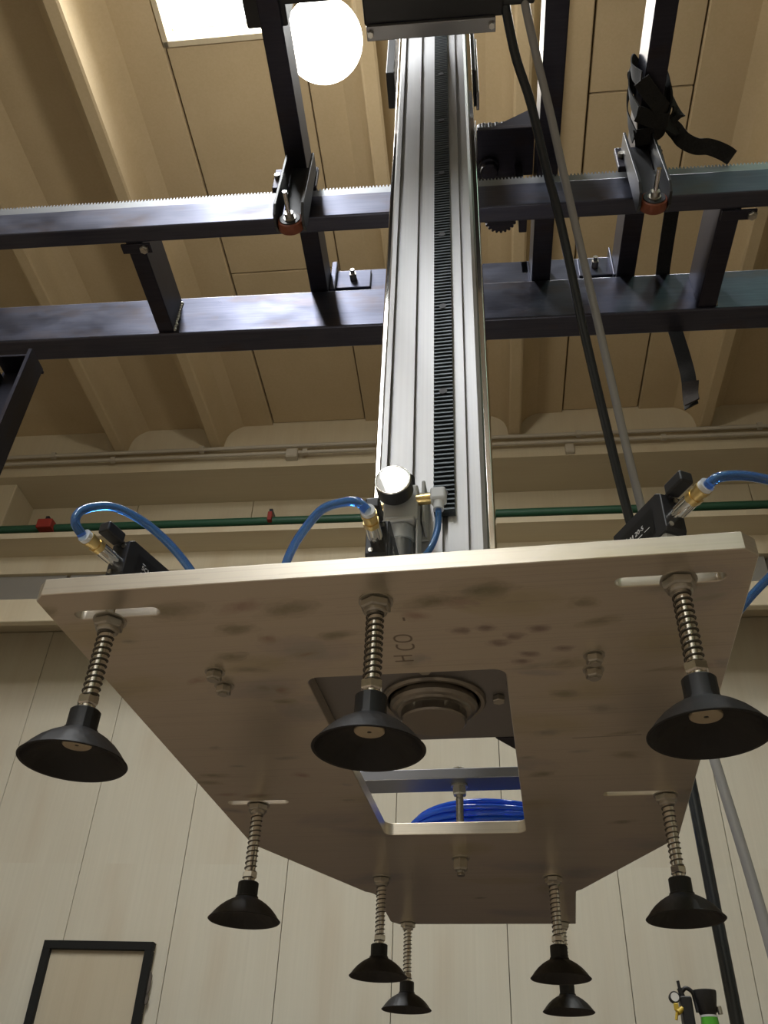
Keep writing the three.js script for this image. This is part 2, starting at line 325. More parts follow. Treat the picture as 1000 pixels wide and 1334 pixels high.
// black frame around the closed opening
{
  const t = thing('blocked_opening', 'black-framed closed opening in the back wall at the lower left', 'wall opening', [-3.35, 1.2, -8.25], WY), h = 2.1, w = 0.505, b = 0.068;
  part(t, 'infill', box(-w, w, 0, h, -0.06, -0.02, 0), std({ map: wallTex, color: rgb(0.86, 0.80, 0.72), roughness: 0.9 }), 'stained plaster infill');
  part(t, 'frame_bar', box(-w, w, h - b, h, -0.05, 0.03, 0.003), M.blackPaint);
  part(t, 'frame_bar', box(-w, w, 0, b, -0.05, 0.03, 0.003), M.blackPaint);
  part(t, 'frame_bar', box(-w, -w + b, b, h - b, -0.05, 0.03, 0.003), M.blackPaint);
  part(t, 'frame_bar', box(w - b, w, b, h - b, -0.05, 0.03, 0.003), M.blackPaint);
  // broken plaster edges along the right and lower left bar
  for (const [x, y, s] of [[0.505, 1.78, 0.09], [0.51, 1.66, 0.05], [-0.51, 1.30, 0.09]]) {
    const pts = []; for (let i = 0; i < 9; i++) { const a = i / 9 * 6.283; pts.push([Math.cos(a) * 0.022 * (0.6 + rnd() * 0.8), Math.sin(a) * s * (0.7 + rnd() * 0.5)]); }
    part(t, 'broken_edge', extrude(pts, 0.018).translate(x, y, -0.04), M.joint);
  }
}
// dark cabinets along the foot of the back wall, below the picture, mirrored in the rear of the plate
for (let i = 0; i < 7; i++) {
  const t = thing('tool_cabinet', ['leftmost', 'second from left', 'third from left', 'middle', 'third from right', 'second from right', 'rightmost'][i] + ' dark grey cabinet along the back wall, below the picture', 'cabinet', [-5.6 + i * 1.6, 0, -7.6], WY, 'cabinets along the back wall');
  part(t, 'carcass', box(-0.78, 0.78, 0.06, 2.3, -0.35, 0.33, 0.01), M.darkSteel); part(t, 'plinth', box(-0.74, 0.74, 0, 0.06, -0.33, 0.3, 0), M.black);
  for (const s of [-1, 1]) { const d = part(t, 'door', box(s > 0 ? 0.01 : -0.76, s > 0 ? 0.76 : -0.01, 0.09, 2.27, 0.33, 0.35, 0.006), M.darkSteel); part(d, 'handle', box(s * 0.08 - 0.012, s * 0.08 + 0.012, 0.9, 1.06, 0.35, 0.375, 0.005), M.zinc); }
}
// lamp
{
  const t = thing('pendant_lamp', 'round glowing white hall lamp hanging beside the left bridge beam', 'lamp', [-0.80, 7.2, -2.40]);
  part(t, 'globe', new THREE.SphereGeometry(0.245, 40, 28), M.lampGlow).castShadow = false;
  part(t, 'housing', lathe([[0, 0.62], [0.07, 0.62], [0.085, 0.5], [0.085, 0.30], [0.13, 0.24], [0.125, 0.22], [0, 0.22]], 32), M.greyPlastic);
  part(t, 'rod', cylAt(0, 0.6, 1.99, 0, 0.012, 10), M.greyPlastic);
  const l = new THREE.PointLight(rgb(1, 0.92, 0.80), LAMP, 0, 2); l.name = 'lamp_light'; l.position.set(0, 0, 0); l.castShadow = true; l.shadow.radius = 10; t.add(l);
}

// ───────────── gantry runway ─────────────
function rackGeometry(length, pitch, base, tooth, width) {          // teeth along x pointing +y, pushed along z by width
  const pts = [[0, 0]]; const n = Math.floor(length / pitch);
  for (let i = 0; i < n; i++) { const x = i * pitch; pts.push([x, base], [x + pitch * 0.18, base + tooth], [x + pitch * 0.5, base + tooth], [x + pitch * 0.68, base]); }
  pts.push([n * pitch, base], [n * pitch, 0]);
  return extrude(pts.reverse(), width);
}
const gantry = thing('gantry_runway', 'dark steel ladder frame of two long beams with a toothed rack crossing behind the column', 'gantry');
part(gantry, 'beam', box(-3.2, 3.2, 3.69, 3.793, -1.40, -1.35, 0.005), M.steel, 'front beam carrying the rack');
part(gantry, 'beam', box(-3.2, 3.2, 3.70, 3.878, -1.825, -1.74, 0.007), M.steel, 'rear beam');
part(gantry, 'rack', rackGeometry(4.6, 0.00942, 0.033, 0.009, 0.03).translate(-2.3, 3.793, -1.386), std({ color: rgb(0.25, 0.26, 0.27), roughness: 0.4, metalness: 0.85 }), 'bright toothed gear rack');
for (const [x0, x1] of [[-0.945, -0.895], [0.70, 0.755]]) {
  const t = part(gantry, 'tie_beam', box(x0, x1, 3.712, 3.86, -1.742, -1.402, 0.004), M.darkSteel);
  const bx = x0 < 0 ? x1 + 0.012 : x1 + 0.02;
  part(t, 'bolt', [hexNut(bx, 3.672, 3.69, -1.415, 0.013), cylAt(bx, 3.668, 3.674, -1.415, 0.007, 12)], M.zinc);
  part(t, 'foot_plate', box(x0 - 0.004, x1 + 0.032, 3.682, 3.69, -1.43, -1.40, 0.002), M.darkSteel);
  // weld bead between tie and rear beam
  const beads = []; for (let i = 0; i < 12; i++) beads.push(new THREE.SphereGeometry(0.006 + rnd() * 0.002, 8, 6).translate(x1 + (rnd() - 0.5) * 0.003, 3.72 + i * 0.0115, -1.739));
  part(t, 'weld_bead', beads, M.zinc);
}
{
  const t = thing('steel_post', 'dark folded steel post end standing at the left edge of the picture', 'post', [-1.235, 0, -1.56]);
  const prof = [[-0.06, -0.05], [0.045, -0.05], [0.06, -0.035], [0.06, 0.04], [0.052, 0.04], [0.052, -0.03], [0.042, -0.042], [-0.06, -0.042]];
  part(t, 'channel', extrude(prof.map(([x, z]) => [x, -z]), 3.40, 0.001).rotateX(-Math.PI / 2), M.darkSteel);
  part(t, 'flange', box(-0.06, -0.052, 0, 3.38, -0.05, 0.045, 0.002), M.black);
  part(t, 'cap_plate', box(-0.055, 0.058, 3.395, 3.403, -0.05, 0.02, 0.002), M.darkSteel);
}

// ───────────── bridge ─────────────
const BX = [[-0.478, -0.422], [0.225, 0.283], [0.487, 0.543]];
const bridge = thing('bridge_frame', 'dark steel bridge of three long beams lying on the runway and running overhead', 'bridge frame');
for (const [x0, x1] of BX) part(bridge, 'beam', box(x0, x1, 3.886, 4.0, -1.78, 1.6, 0.004), M.darkSteel);
part(bridge, 'crossmember', [box(-0.42, 0.224, 3.915, 4.035, -1.81, -1.782, 0.003), box(0.20, 0.486, 3.915, 4.035, -1.81, -1.782, 0.003)], M.steel);
for (const [x0, x1, s] of [[-0.405, -0.29, 1], [0.38, 0.484, -1]]) {
  const p = part(bridge, 'end_plate', [box(x0, x1, 3.93, 4.02, -1.782, -1.772, 0.003), box(s > 0 ? x0 - 0.016 : x1 - 0.002, s > 0 ? x0 + 0.002 : x1 + 0.004, 3.905, 4.05, -1.80, -1.755, 0.003)], M.steel);
  part(p, 'bolt', [between(V((x0 + x1) / 2, 3.975, -1.772), V((x0 + x1) / 2, 3.975, -1.75), 0.012, 6), between(V((x0 + x1) / 2, 3.975, -1.75), V((x0 + x1) / 2, 3.975, -1.735), 0.007, 12)], M.zinc);
}
for (const [a, b] of [[0, -0.45], [2, 0.493]]) {                     // saddle plates where the outer beams cross the rack
  const p = part(bridge, 'saddle_plate', box(b - 0.062, b + 0.062, 3.79, 3.886, -1.335, -1.318, 0.003), M.darkSteel);
  for (const s of [-1, 1]) part(p, 'bolt', between(V(b + s * 0.05, 3.84, -1.318), V(b + s * 0.05, 3.84, -1.306), 0.009, 6), M.zinc);
}
function guideBracket(x, label) {
  const t = thing('guide_roller', label, 'guide roller', [x, 3.54, -1.28], 0, 'guide rollers under the runway beam');
  const flange = (s) => extrude([[-0.035, 0.035], [-0.01, 0.022], [0.02, 0.03], [0.032, 0.06], [0.028, 0.12], [0.012, 0.33], [-0.034, 0.33]].map(([z, y]) => [z, y]), 0.005, 0.001).rotateY(-Math.PI / 2).translate(s * 0.034 + (s > 0 ? 0.0045 : 0), 0, 0);
  part(t, 'side_flange', flange(-1), M.black); part(t, 'side_flange', flange(1), M.black);
  part(t, 'back_plate', box(-0.031, 0.031, 0.075, 0.33, -0.042, -0.036, 0.002), M.black);
  part(t, 'axle_bolt', between(V(0, 0.04, -0.036), V(0, 0.04, 0.078), 0.006, 16), M.chrome);
  part(t, 'nut', [between(V(0, 0.04, 0.004), V(0, 0.04, 0.018), 0.0125, 6), between(V(0, 0.04, 0.0), V(0, 0.04, 0.004), 0.016, 24)], M.zinc);
  const r = part(t, 'roller', lathe([[0, -0.032], [0.028, -0.032], [0.032, -0.029], [0.0335, -0.024], [0.0335, -0.008], [0.032, -0.003], [0.029, -0.001], [0, -0.001]], 40).rotateX(Math.PI / 2).translate(0, 0.04, 0), M.orange, 'dark orange polyurethane tyre');
  part(r, 'hub', lathe([[0, -0.002], [0.027, -0.002], [0.0275, 0.0], [0.0265, 0.0015], [0, 0.0015]], 32).rotateX(Math.PI / 2).translate(0, 0.04, 0), M.black);
  return t;
}
guideBracket(-0.432, 'black bracket with orange roller under the left bridge beam');
guideBracket(0.487, 'black bracket with orange roller under the strap at the right bridge beam');
// drive unit on the rack
{
  const t = thing('drive_unit', 'black motor gearbox on a gusseted bracket above the rack right of the column', 'gear motor', [0.13, 3.91, -1.36]);
  part(t, 'base_plate', box(-0.07, 0.095, 0.10, 0.118, -0.10, 0.05, 0.003), M.darkSteel);
  part(t, 'motor', [box(-0.066, 0.045, 0.118, 0.315, -0.16, -0.04, 0.012), ...[0, 1, 2, 3, 4].map((i) => box(-0.05 + i * 0.02, -0.04 + i * 0.02, 0.13, 0.30, -0.04, -0.034, 0.002))], M.black);
  part(t, 'side_plate', box(-0.077, -0.068, 0.20, 0.31, -0.15, -0.03, 0.003), M.aluDark, 'bright side plate');
  part(t, 'gusset', extrude([[-0.055, 0.118], [0.095, 0.118], [0.095, 0.235]], 0.008, 0.001).translate(0, 0, 0.025), M.darkSteel);
  for (const [x, z] of [[-0.04, 0.0], [0.01, 0.0], [0.05, -0.01]]) part(t, 'bolt', hexNut(x, 0.118, 0.135, z, 0.007), M.zinc);
  part(t, 'bearing', lathe([[0, 0.055], [0.022, 0.055], [0.026, 0.06], [0.026, 0.08], [0.03, 0.085], [0.03, 0.1], [0, 0.1]], 32).translate(-0.035, 0.0, -0.06), M.darkSteel);
  const gp = []; for (let i = 0; i < 22; i++) { for (const [q, r] of [[0, 0.039], [0.25, 0.045], [0.5, 0.045], [0.75, 0.039]]) { const a = (i + q) / 22 * 6.2832; gp.push([Math.cos(a) * r, Math.sin(a) * r]); } }
  part(t, 'pinion', extrude(gp, 0.03, 0.001).rotateX(-Math.PI / 2).translate(-0.01, -0.125, -0.093), M.darkSteel);
  part(t, 'lower_bracket', box(0.04, 0.062, -0.15, 0.10, -0.125, -0.06, 0.003), M.darkSteel);
}
// carriage on the bridge
const PLATE_YAW = -4.5 * Math.PI / 180, OX = -0.051, OY = 2.15, OZ = -1.128;
const cosA = Math.cos(-PLATE_YAW), sinA = Math.sin(-PLATE_YAW);
const at = (x, y, z) => [OX + x * cosA - z * sinA, OY + y, OZ + x * sinA + z * cosA];   // a place on the gripper, from its own axes
{
  const t = thing('column_carriage', 'black carriage with a bright cross plate holding the top of the aluminium column', 'carriage');
  part(t, 'body', [box(-0.515, -0.41, 3.90, 4.06, -0.945, -0.40, 0.006), box(-0.42, -0.2, 3.90, 4.06, -0.895, -0.40, 0.006), box(-0.22, 0.125, 3.90, 4.06, -0.96, -0.40, 0.006), box(0.12, 0.20, 3.90, 4.06, -0.938, -0.40, 0.006)], M.black);
  part(t, 'cross_plate', box(-0.215, 0.105, 3.885, 3.9, -0.99, -0.955, 0.002), M.aluDark, 'aluminium cross plate');
  part(t, 'cross_bar', box(-0.215, 0.09, 3.9, 3.95, -0.985, -0.95, 0.003), M.darkSteel);
  for (const x of [-0.205, 0.095]) part(t, 'bolt', hexNut(x, 3.872, 3.885, -0.97, 0.009), M.zinc);
  part(t, 'side_plate', box(-0.184, -0.162, 3.99, 4.27, -1.22, -1.12, 0.003), M.black);
  part(t, 'side_plate', box(0.038, 0.058, 3.97, 4.27, -1.22, -1.12, 0.003), M.black);
  part(t, 'side_plate_edge', box(0.058, 0.066, 3.95, 4.27, -1.22, -1.17, 0.002), M.aluDark);
  part(t, 'roof_plate', box(-0.3, 0.2, 4.06, 4.1, -0.955, -0.42, 0.004), M.black);
}
// strap knotted on the right bridge beam
{
  const t = thing('lashing_strap', 'black webbing strap knotted round the right bridge beam, its loose end lying over the rack', 'strap');
  const loop = (z0, z1, lo, hi, l, r, dz) => ribbon([[l, lo, z0], [(l + r) / 2, lo - 0.012, (z0 + z1) / 2], [r, lo, z1], [r + 0.012, (lo + hi) / 2, z1 + dz], [r, hi, z1 + dz * 1.4], [(l + r) / 2, hi + 0.01, z1 + dz], [l, hi, z0 + dz], [l - 0.012, (lo + hi) / 2, z0 + dz * 0.5], [l, lo, z0]], [[0, 0.1, 1], [0, 0.2, 1], [0, 0, 1], [0.2, 0.1, 1], [0, 0, 1], [0, -0.2, 1], [0, 0, 1], [-0.2, 0.1, 1], [0, 0.1, 1]], 0.042, 0.003, 72);
  part(t, 'wrap', loop(-1.285, -1.262, 3.872, 4.012, 0.479, 0.551, 0.06), M.web);
  part(t, 'wrap', loop(-1.215, -1.24, 3.868, 4.014, 0.477, 0.556, 0.03), M.web);
  part(t, 'wrap', loop(-1.13, -1.22, 3.874, 4.01, 0.476, 0.552, -0.02), M.web);
  part(t, 'knot', ribbon([[0.55, 3.93, -1.2], [0.585, 3.95, -1.235], [0.597, 3.93, -1.27], [0.58, 3.89, -1.275], [0.555, 3.885, -1.25]], [[0, 0.7, 0.7], [0, 1, 0.3], [0.2, 0.7, 0.7], [0, 1, 0.2], [0, 0.7, 0.7]], 0.045, 0.005), M.web);
  part(t, 'loose_end', ribbon([[0.56, 3.905, -1.26], [0.59, 3.90, -1.285], [0.61, 3.872, -1.30], [0.645, 3.862, -1.315], [0.68, 3.868, -1.322], [0.72, 3.858, -1.335], [0.742, 3.845, -1.345]], [[0, 0.7, 0.7], [0.1, 0.5, 0.85], [0.3, 0.5, 0.8], [0.2, 0.3, 0.9], [0.1, 0.6, 0.8], [0.1, 0.45, 0.85], [0.3, 0.7, 0.6]], 0.042, 0.003), M.web);
  const h = thing('lashing_strap', 'dark webbing strap stretched between the runway beams and dangling below the rear beam', 'strap');
  part(h, 'web', ribbon([[0.605, 3.85, -1.405], [0.614, 3.87, -1.50], [0.622, 3.882, -1.66], [0.63, 3.892, -1.76], [0.64, 3.885, -1.835], [0.655, 3.80, -1.85], [0.66, 3.70, -1.85], [0.662, 3.60, -1.848], [0.66, 3.52, -1.845], [0.655, 3.45, -1.86], [0.650, 3.41, -1.85]],
    [[1, 0, 0], [1, 0, 0], [1, 0, 0], [1, 0, 0], [1, 0, 0.1], [1, 0, 0.1], [1, 0, 0.2], [1, 0, 0.3], [1, 0.1, 0.5], [0.8, 0.1, 0.6], [0.8, 0, 0.6]], 0.042, 0.003, 90), M.web);
  part(h, 'stitched_end', ribbon([[0.662, 3.50, -1.838], [0.655, 3.46, -1.845], [0.650, 3.415, -1.838]], [[1, 0.1, 0.4], [0.9, 0.1, 0.5], [0.8, 0, 0.6]], 0.044, 0.004, 16), std({ map: webTex, color: rgb(1.6, 1.1, 0.8), roughness: 0.9 }));
}

// ───────────── lift column ─────────────
{
  const t = thing('lift_column', 'tall aluminium profile column with a dark toothed rack rising to the carriage', 'column', at(0, 0, 0), PLATE_YAW);
  const F = 0.05, B = -0.13, W = 0.086, y0 = 0.046, y1 = 2.35;
  // outline in (x, z) with T-slots in the front face
  const o = []; const slot = (x) => o.push([x - 0.0045, F], [x - 0.0045, F - 0.005], [x - 0.010, F - 0.005], [x - 0.010, F - 0.014], [x + 0.010, F - 0.014], [x + 0.010, F - 0.005], [x + 0.0045, F - 0.005], [x + 0.0045, F]);
  o.push([-W, B], [-W, F - 0.004], [-W + 0.004, F]);
  for (const x of [-0.0685, -0.0255, 0.023, 0.063]) slot(x);
  o.push([W - 0.006, F], [W, F - 0.006], [W, B]);
  part(t, 'profile', extrude(o.map(([x, z]) => [x, -z]).reverse(), y1 - y0).rotateX(-Math.PI / 2).translate(0, y0, 0), M.alu);
  for (const s of [-1, 1]) part(t, 'guide_rail', box(s > 0 ? W : -W - 0.013, s > 0 ? W + 0.013 : -W, y0 + 0.02, y1, -0.02, 0.025, 0.003), M.chrome, 'bright guide rail');
  const r = part(t, 'rack', rackGeometry(2.0, 0.00942, 0.009, 0.0065, 0.033).rotateZ(Math.PI / 2).rotateY(Math.PI / 2).translate(0.0065, 0.285, F), M.rack, 'dark steel gear rack');
  r.userData.label = 'dark steel gear rack';
  for (let i = 0; i < 7; i++) part(r, 'screw', [between(V(0.023, 0.318 + i * 0.2283, F + 0.006), V(0.023, 0.318 + i * 0.2283, F + 0.0166), 0.0068, 16)], M.black);
}

// ───────────── gripper plate ─────────────
const CX = -0.03, T = 0.023;
{
  const t = thing('gripper_plate', 'large horizontal aluminium gripper plate with slots and a rectangular window seen from below', 'plate', at(0, 0, 0), PLATE_YAW);
  const s = new THREE.Shape(), q = (x, z) => [CX + x, -z];
  const H = 0.415, N = 0.2275;
  s.moveTo(...q(-H + 0.013, 0.321)); s.lineTo(...q(H - 0.016, 0.323)); s.lineTo(...q(H, 0.308)); s.lineTo(...q(H, -0.612));
  s.lineTo(...q(N + 0.012, -0.958)); s.quadraticCurveTo(...q(N, -0.965), ...q(N, -0.98)); s.lineTo(...q(N, -1.262)); s.lineTo(...q(-N + 0.012, -1.262)); s.lineTo(...q(-N - 0.006, -1.235));
  s.lineTo(...q(-N, -1.0)); s.quadraticCurveTo(...q(-N - 0.002, -0.972), ...q(-N - 0.02, -0.962)); s.lineTo(...q(-H, -0.61)); s.lineTo(...q(-H, 0.308)); s.closePath();
  const hole = (x0, x1, z0, z1, r) => {                              // z0 near edge, z1 far edge
    const h = new THREE.Path(); h.moveTo(x0 + r, -z0); h.lineTo(x1 - r, -z0); h.absarc(x1 - r, -z0 + r, r, -Math.PI / 2, 0); h.lineTo(x1, -z1 - r); h.absarc(x1 - r, -z1 - r, r, 0, Math.PI / 2);
    h.lineTo(x0 + r, -z1); h.absarc(x0 + r, -z1 - r, r, Math.PI / 2, Math.PI); h.lineTo(x0, -z0 + r); h.absarc(x0 + r, -z0 + r, r, Math.PI, Math.PI * 1.5); s.holes.push(h);
  };
  hole(-0.165, 0.104, 0.082, -0.57, 0.018);
  for (const [x0, x1, z] of [[-0.411, -0.302, 0.271], [0.237, 0.356, 0.272], [-0.422, -0.309, -0.379], [0.241, 0.356, -0.379]]) hole(x0, x1, z + 0.0088, z - 0.0088, 0.0087);
  const g = new THREE.ExtrudeGeometry(s, { depth: T - 0.002, bevelEnabled: true, bevelSize: 0.001, bevelThickness: 0.001, bevelOffset: -0.001, bevelSegments: 1, curveSegments: 10 });
  g.translate(0, 0, 0.001).rotateX(-Math.PI / 2);
  part(t, 'plate', g, M.plate);
  for (const [x, z] of [[-0.2835, 0.113], [-0.2835, 0.072], [0.217, 0.109], [0.217, 0.070]]) {
    const b = part(t, 'bolt', [hexNut(x, -0.0125, -0.0018, z, 0.0112, 0.2), cylAt(x, -0.0145, -0.012, z, 0.0064, 16)], M.zinc);
    part(b, 'washer', cylAt(x, -0.0018, 0.001, z, 0.0138, 28), M.zinc);
  }
}
{
  const t = thing('mounting_flange', 'grey steel flange plate with a turned ring filling the front of the plate window', 'flange', at(0, T, 0), PLATE_YAW);
  part(t, 'flange_plate', box(-0.305, 0.245, 0.0005, 0.0235, -0.187, 0.135, 0.002), M.aluDark);
  part(t, 'ring', lathe([[0.066, 0], [0.066, -0.004], [0.0685, -0.0065], [0.0735, -0.0065], [0.076, -0.003], [0.076, 0.0005], [0.06, 0.0005]], 64).translate(-0.006, 0, -0.045), M.turned);
  part(t, 'hub', lathe([[0, -0.0365], [0.003, -0.0365], [0.045, -0.0365], [0.0475, -0.034], [0.0475, -0.022], [0.053, -0.021], [0.055, -0.018], [0.060, -0.0165], [0.0635, -0.012], [0.0635, 0.0005]].reverse(), 64).translate(-0.006, 0, -0.045), M.turned, 'turned round hub');
  for (const a of [0, Math.PI / 2, Math.PI]) part(t, 'bolt', [hexNut(-0.006 + 0.094 * Math.cos(a), -0.0085, 0.0006, -0.045 + 0.1 * Math.sin(a), 0.0095, a)], M.zinc);
  part(t, 'corner_bracket', extrude([[0.075, -0.187], [0.135, -0.187], [0.135, -0.235], [0.105, -0.235]].map(([x, z]) => [x, -z]), 0.012, 0.001).rotateX(-Math.PI / 2), M.darkSteel);
}
{
  const t = thing('coil_clamp', 'flat grey bar held by an upright threaded stud above the rear of the plate window', 'clamp bar', at(-0.034, 0, -0.716), PLATE_YAW);
  part(t, 'bar', box(-0.27, 0.25, 0.150, 0.172, -0.035, 0.042, 0.002), std({ color: rgb(0.17, 0.17, 0.18), roughness: 0.42, metalness: 0.85 }));
  const th = [[0, -0.036], [0.0074, -0.036]]; for (let i = 0; i <= 60; i++) th.push([i % 2 ? 0.0074 : 0.0084, -0.034 + i * 0.00365]); th.push([0, 0.188]);
  part(t, 'stud', lathe(th, 20), M.turned);
  part(t, 'nut', [hexNut(0, -0.0255, -0.003, 0, 0.0155), cylAt(0, -0.003, 0, 0, 0.0185)], M.zinc);
  part(t, 'nut', [hexNut(0, 0.128, 0.147, 0, 0.0155), cylAt(0, 0.147, 0.15, 0, 0.0185)], M.zinc);
  part(t, 'nut', [hexNut(0, 0.175, 0.188, 0, 0.0155), cylAt(0, 0.172, 0.175, 0, 0.0185)], M.zinc);
}
{
  const loops = [], pts = [], R = 0.19, layers = 9, per = 56;
  for (let i = 0; i <= layers * per; i++) { const k = i / per, a = k * 6.2832, r = R - 0.008 * Math.abs(Math.sin(k * 2.1)) - (k > 8 ? 0.004 : 0); pts.push(V(Math.cos(a) * r * 1.02, 0.007 + k * 0.0128 + 0.002 * Math.sin(a * 3 + k), Math.sin(a) * r)); }
  loops.push(new THREE.TubeGeometry(new THREE.CatmullRomCurve3(pts), layers * per, 0.0066, 10));
  const pi = []; for (let i = 0; i <= 6 * per; i++) { const k = i / per, a = k * 6.2832 + 1; pi.push(V(Math.cos(a) * (R - 0.017), 0.012 + k * 0.017, Math.sin(a) * (R - 0.017))); }
  loops.push(new THREE.TubeGeometry(new THREE.CatmullRomCurve3(pi), 6 * per, 0.0062, 10));
  const c = thing('hose_coil', 'coil of bright blue plastic air hose lying on the rear of the plate', 'hose', at(0.02, T, -0.955), PLATE_YAW);
  part(c, 'windings', loops, M.coil);
}

// ───────────── suction cups ─────────────
class Helix extends THREE.Curve {
  constructor(r, y0, y1, n) { super(); Object.assign(this, { r, y0, y1, n }); }
  getPoint(t) { const a = t * this.n * 6.2832; return V(Math.cos(a) * this.r, this.y0 + (this.y1 - this.y0) * t, Math.sin(a) * this.r); }
}
function makeCup(len) {
  const t = new THREE.Group(); t.name = 'suction_cup';
  const add = (n, g, m, p = t, l) => { const h = shadows(new THREE.Mesh(Array.isArray(g) ? join(g) : g, m)); h.name = n; p.add(h); if (l) h.userData.label = l; return h; };
  const nut = add('nut', hexNut(0, -0.0125, -0.002, 0, 0.0185, 0.3), M.zinc);
  add('washer', cylAt(0, -0.002, 0, 0, 0.0205, 36), M.zinc, nut);
  add('collar', lathe([[0, -0.0185], [0.0115, -0.0185], [0.0135, -0.0165], [0.0135, -0.0125], [0, -0.0125]], 24), M.zinc, nut);
  add('rod', cylAt(0, -len + 0.072, 0.034, 0, 0.0087, 32), M.chrome, t, 'polished rod');
  add('spring', new THREE.TubeGeometry(new Helix(0.0099, -0.0185, -len + 0.077, 11.5), 260, 0.00095, 6), M.spring, t, 'coil spring');
  add('fitting', [hexNut(0, -len + 0.066, -len + 0.078, 0, 0.013, 0.5), cylAt(0, -len + 0.058, -len + 0.067, 0, 0.0098, 24)], M.chrome);
  const cup = add('cup', lathe([[0.004, 0.0605], [0.016, 0.0605], [0.0175, 0.059], [0.0175, 0.038], [0.0192, 0.0372], [0.0195, 0.0345], [0.0215, 0.0332], [0.028, 0.0298], [0.036, 0.0248], [0.0445, 0.0180], [0.0515, 0.0105], [0.0568, 0.0038], [0.0597, 0.0006], [0.0605, -0.0002], [0.0595, -0.0012], [0.057, -0.0006], [0.050, 0.0065], [0.041, 0.0135], [0.031, 0.0186], [0.02, 0.0213], [0.0, 0.0215]].reverse(), 72, 0.5).translate(0, -len, 0), M.rubber, t, 'black rubber cup');
  add('insert', lathe([[0.0025, 0.0185], [0.0155, 0.0185], [0.0165, 0.0195], [0.0165, 0.0225], [0.0025, 0.0225], [0.0025, 0.0185]].reverse(), 40).translate(0, -len, 0), M.insert, cup, 'pale metal insert with a centre hole');
  add('port', cylAt(0, -len + 0.0192, -len + 0.022, 0, 0.0026, 16), M.black, cup);
  return t;
}
const cupA = makeCup(0.182), cupB = makeCup(0.195);
const CUPS = [
  [-0.372, 0.257, 0, 'suction cup on a sprung rod at the front left corner of the plate'],
  [-0.036, 0.264, 0, 'suction cup on a sprung rod midway along the plate front edge'],
  [0.3055, 0.271, 0, 'suction cup on a sprung rod at the front right corner of the plate'],
  [-0.367, -0.388, 1, 'suction cup hanging from the left slot halfway back along the plate'],
  [0.344, -0.388, 1, 'suction cup hanging from the right slot halfway back along the plate'],
  [-0.220, -0.849, 1, 'left suction cup of the second row from the back of the plate'],
  [0.149, -0.856, 1, 'right suction cup of the second row from the back of the plate'],
  [-0.220, -1.243, 1, 'rearmost left suction cup at the far edge of the plate'],
  [0.163, -1.245, 1, 'rearmost right suction cup, half hidden behind another at the far edge'],
];
const first = {};
CUPS.forEach(([x, z, kind, label], i) => {
  const src = kind ? cupB : cupA, o = first[kind] ? src.clone() : (first[kind] = src);
  o.name = numbered('suction_cup'); o.position.set(...at(x, 0, z)); o.rotation.y = PLATE_YAW + i * 0.7;
  tag(o, 'black ' + label, 'suction cup', 'suction cups under the gripper plate'); scene.add(o);
});

// ───────────── vacuum ejectors on the plate ─────────────
function ejector(x, z, turn, label) {
  const t = thing('vacuum_ejector', label, 'vacuum ejector', at(x, T, z), PLATE_YAW + turn, 'vacuum ejectors on the plate');
  part(t, 'mount', box(-0.012, 0.012, 0, 0.036, -0.035, 0.008, 0.003), M.greyPlastic);
  const b = part(t, 'body', extrude([[-0.085, 0.034], [0.012, 0.034], [0.014, 0.038], [0.014, 0.084], [0.006, 0.090], [-0.085, 0.090]], 0.026, 0.001).translate(0, 0, -0.013).rotateY(-Math.PI / 2), M.black);
  const p = new THREE.PlaneGeometry(0.07, 0.034).rotateY(Math.PI / 2).translate(0.0146, 0.060, -0.04); part(b, 'print', p, M.print, 'white lettering');
  const p2 = new THREE.PlaneGeometry(0.07, 0.034).rotateY(-Math.PI / 2).translate(-0.0146, 0.060, -0.04); part(b, 'print', p2, M.print, 'white lettering');
  part(t, 'knob', [box(-0.010, 0.008, 0.080, 0.096, 0.018, 0.050, 0.003), between(V(-0.001, 0.084, 0.010), V(-0.001, 0.086, 0.020), 0.005, 16)], M.black);
  const A = (z0, z1, r, s = 24, r2 = r) => between(V(0, 0.055, z0), V(0, 0.055, z1), r, s, r2);
  const f = part(t, 'fitting', [A(0.012, 0.026, 0.0085, 6), A(0.026, 0.048, 0.0092)], M.chrome);
  part(f, 'brass_nut', [A(0.048, 0.056, 0.0105, 6), A(0.056, 0.066, 0.0085), A(0.066, 0.071, 0.0098)], M.brass);
  part(f, 'release_ring', A(0.071, 0.077, 0.0088), M.whitePlastic);
  for (const [px, py] of [[0.006, 0.079], [-0.007, 0.042]]) part(b, 'screw', between(V(px, py, 0.014), V(px, py, 0.0165), 0.0032, 12), M.zinc);
}
ejector(-0.372, 0.257, Math.atan2(-0.022, 0.078), 'black vacuum ejector with brass hose fitting at the front left of the plate');
ejector(-0.036, 0.262, 0, 'black vacuum ejector with brass hose fitting in front of the column');
ejector(0.3055, 0.271, Math.atan2(0.036, 0.064), 'black vacuum ejector with chrome and brass hose fitting at the front right of the plate');

